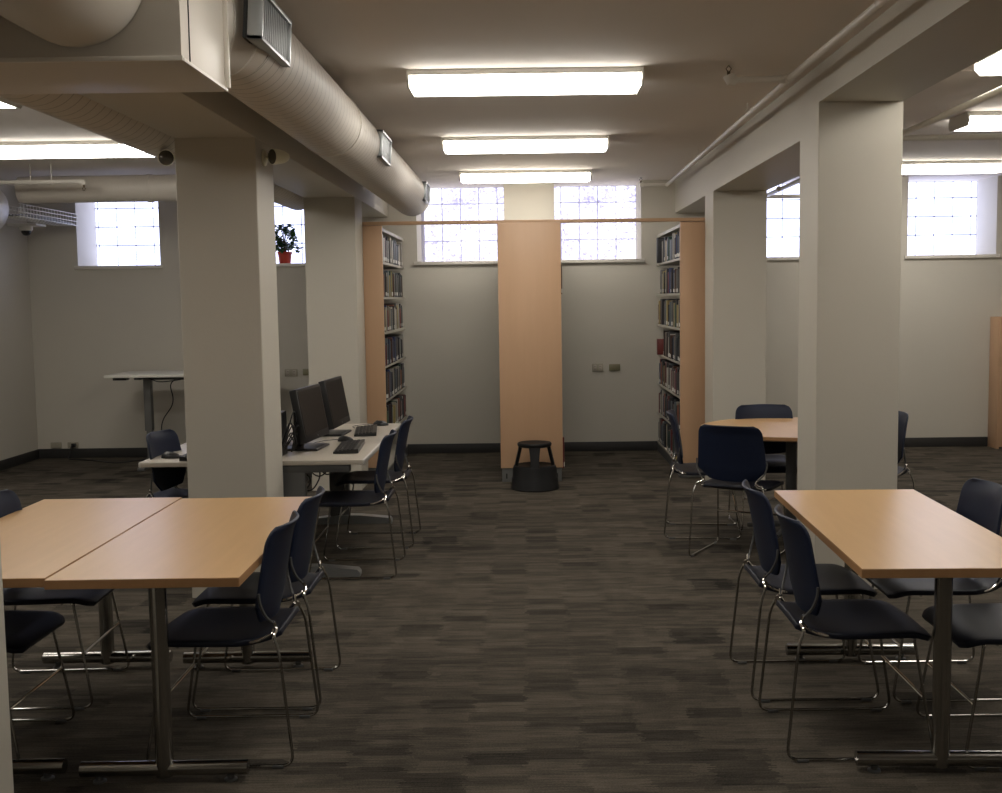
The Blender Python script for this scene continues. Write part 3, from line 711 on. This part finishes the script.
def fill(side, xf, s, y0, y1, nind, seed, shelves=range(7), only_stuff=False, short=()):
    """books with spine plane at x = xf facing s; nearest nind of each row are individuals"""
    global NB
    rnd = random.Random(seed); stuff = MB(); sm = []
    for si in shelves:
        y = y0 + .012; cnt = 0; hb = rnd.uniform(.21, .235)
        ye = 11.31 if si in short else y1
        while y < ye - .07:
            th = rnd.choice((.022, .028, .034, .04, .05, .06)) * rnd.uniform(.9, 1.15); H = min(.275, hb * rnd.uniform(.84, 1.14)); dp = rnd.uniform(.17, .215); ci = rnd.choice((0, 0, 1, 1, 2, 2, 3, 3, 4, 4, 5, 5, 6, 7, 8, 9, 10, 11, 12, 13, 14, 15))
            if rnd.random() < .04: y += rnd.uniform(.02, .06)
            set_back = rnd.choice((0, .002, .006, .012, .02)); x = xf - s * set_back; z = SHZ[si] + .0105
            if cnt < nind and not only_stuff:
                o = bpy.data.objects.new('book', book_mesh[ci + (16 if rnd.random() < .45 else 0)]); COL.objects.link(o)
                o.location = (x, y + th / 2, z); o.scale = (dp, th, H); o.rotation_euler = (0, 0, 0 if s > 0 else pi)
                where = 'near end panel' if cnt < 4 else ('middle of row' if cnt < 12 else 'deep in row')
                tag(o, '%s %s book, %s shelf of %s bookcase, %s' % (col_names[ci], 'tall' if H > .235 else ('short' if H < .2 else 'upright'), ordn[si], side, where), 'book', 'books on the %s shelf of %s bookcase, %s' % (ordn[si], side, where))
                NB += 1
            else:
                stuff.mi = ci; stuff.bbox(min(x, x - s * dp), y + .0005, z, max(x, x - s * dp), y + th - .0005, z + H, .0025, 1)
                if rnd.random() < .45: y += th + .0012; cnt += 1; continue
                stuff.mi = 16; xs_ = (x, x + s * .0015)
                stuff.box(min(xs_), y + .001, z + .015, max(xs_), y + th - .001, z + .045)
            y += th + .0012; cnt += 1
    o = stuff.build('books', bmats + [M['sticker']]); o['kind'] = 'stuff'
    tag(o, 'remaining upright books filling the %s bookcase toward the back wall' % side, 'books', kind='stuff')
def bookcase(name_lab, x0, x1, faces, py0, px0, px1, ptop=2.26):
    r = empty('bookcase', ((x0 + x1) / 2, py0, 0)); tag(r, name_lab, 'bookcase', 'tall library bookcases')
    X = (x0 + x1) / 2; f = lambda v: v - X
    MB().bbox(f(px0), -.028, .125, f(px1), 0, ptop, .003).build('end_panel', M['panel'], r)
    m = MB().bbox(f(px0) + .01, -.012, 0, f(px1) - .01, 0, .124, .002).build('plinth', M['steel'], r)
    for q in (-1, 1): 
        cx = f((px0 + px1) / 2) + q * ((px1 - px0) / 2 - .05); MB().bbox(cx - .006, -.0145, .03, cx + .006, -.0118, .075, .001).build('plinth_slot', M['dark'], r)
    L = BY1 - py0
    dbl = len(faces) == 2
    mid = 0.0 if dbl else (f(x0) if faces[0] > 0 else f(x1))
    MB().box(mid - (.01 if dbl else (0 if faces[0] > 0 else .01)), .002, .02, mid + (.01 if dbl else (.01 if faces[0] > 0 else 0)), L, 2.22).build('back_panel', M['shelfm'], r)
    for z in SHZ + [2.235]:
        MB().bbox(f(x0) + .0, .002, z - .012 if z < 2.2 else z - .02, f(x1) - .0, L, z + .01, .002, 1).build('shelf' if z < 2.2 else 'canopy_top', M['shelfm'], r)
    for yy in (L / 2, L - .02):
        for s in faces:
            e = f(x1) if s > 0 else f(x0); a_, b_ = sorted((mid + s * .012, mid + s * .045))
            MB().box(a_, yy, .02, b_, yy + .018, 2.22).build('upright', M['shelfm'], r)
    MB().box(f(x0) + .002, .002, 0, f(x1) - .002, L, .085).build('base', M['dsteel'], r)
    return r
bookcase('tall bookcase beside the left second pillar, books facing the aisle', -1.53, -1.255, (1,), BY0, -1.535, -1.249)
bookcase('tall bookcase beside the right second pillar, books facing the aisle', 1.362, 1.64, (-1,), BY0, 1.357, 1.645)
bookcase('double sided bookcase in the middle with plain wooden end panel', -.225, .295, (-1, 1), 9.78, -.237, .308)
fill('left', -1.256, 1, BY0 + .01, BY1 - .03, 23, 3, range(1, 7))
fill('right', 1.363, -1, BY0 + .01, BY1 - .03, 21, 5, short=(3, 6))
fill('middle', .292, 1, 9.80, BY1 - .03, 0, 8); 
fill('middle aisle-left', -.222, -1, 9.80, BY1 - .03, 0, 9)
rd = bpy.data.objects.new('book', book_mesh[7]); COL.objects.link(rd); rd.location = (.318, 9.84, .1105); rd.scale = (.24, .05, .272)
tag(rd, 'red book sticking out past the middle end panel near the floor', 'book')
rb = bpy.data.objects.new('book', book_mesh[6]); COL.objects.link(rb); rb.location = (.313, 9.84, 1.6405); rb.scale = (.22, .04, .26)
tag(rb, 'brown book edge sticking out high on right side of middle end panel', 'book')
# two boxes protruding at the far side of the right case
for z, lab, mm, h in ((1.0255, 'red and dark binder sticking out of right bookcase at chest height', bmats[7], .16), (1.9505, 'dark grey magazine box on top shelf of right bookcase, at its far end', bmats[1], .25)):
    o = MB().bbox(0, 0, 0, .20, .07, h, .004).build('file_box', [mm]); o.location = (1.325, 11.32, z)
    tag(o, lab, 'file box')
    o.scale = (1, 1, 1)
rail = MB().bbox(-1.535, 9.85, 2.262, 1.645, 9.898, 2.292, .003).build('wooden_rail', M['panel'])
tag(rail, 'thin wooden rail spanning the tops of the bookcases', 'rail')

# wooden cabinet at the right edge
CB = empty('wooden_cabinet', (4.835, 11.46, 0)); tag(CB, 'low wooden cabinet end by back wall, cut by right edge of the photo', 'cabinet')
MB().bbox(0, 0, .0, .025, .225, 1.36, .002).build('side_panel', M['panel'], CB)
MB().bbox(.0255, .0, .02, .70, .02, 1.335, .002).build('front_panel', M['panel'], CB)
MB().bbox(.0255, .021, .02, .70, .225, 1.335, .002).build('carcass', M['panel'], CB)
MB().bbox(.0255, 0, 1.336, .70, .225, 1.36, .002).build('top', M['panel'], CB)
print('individual books', NB)
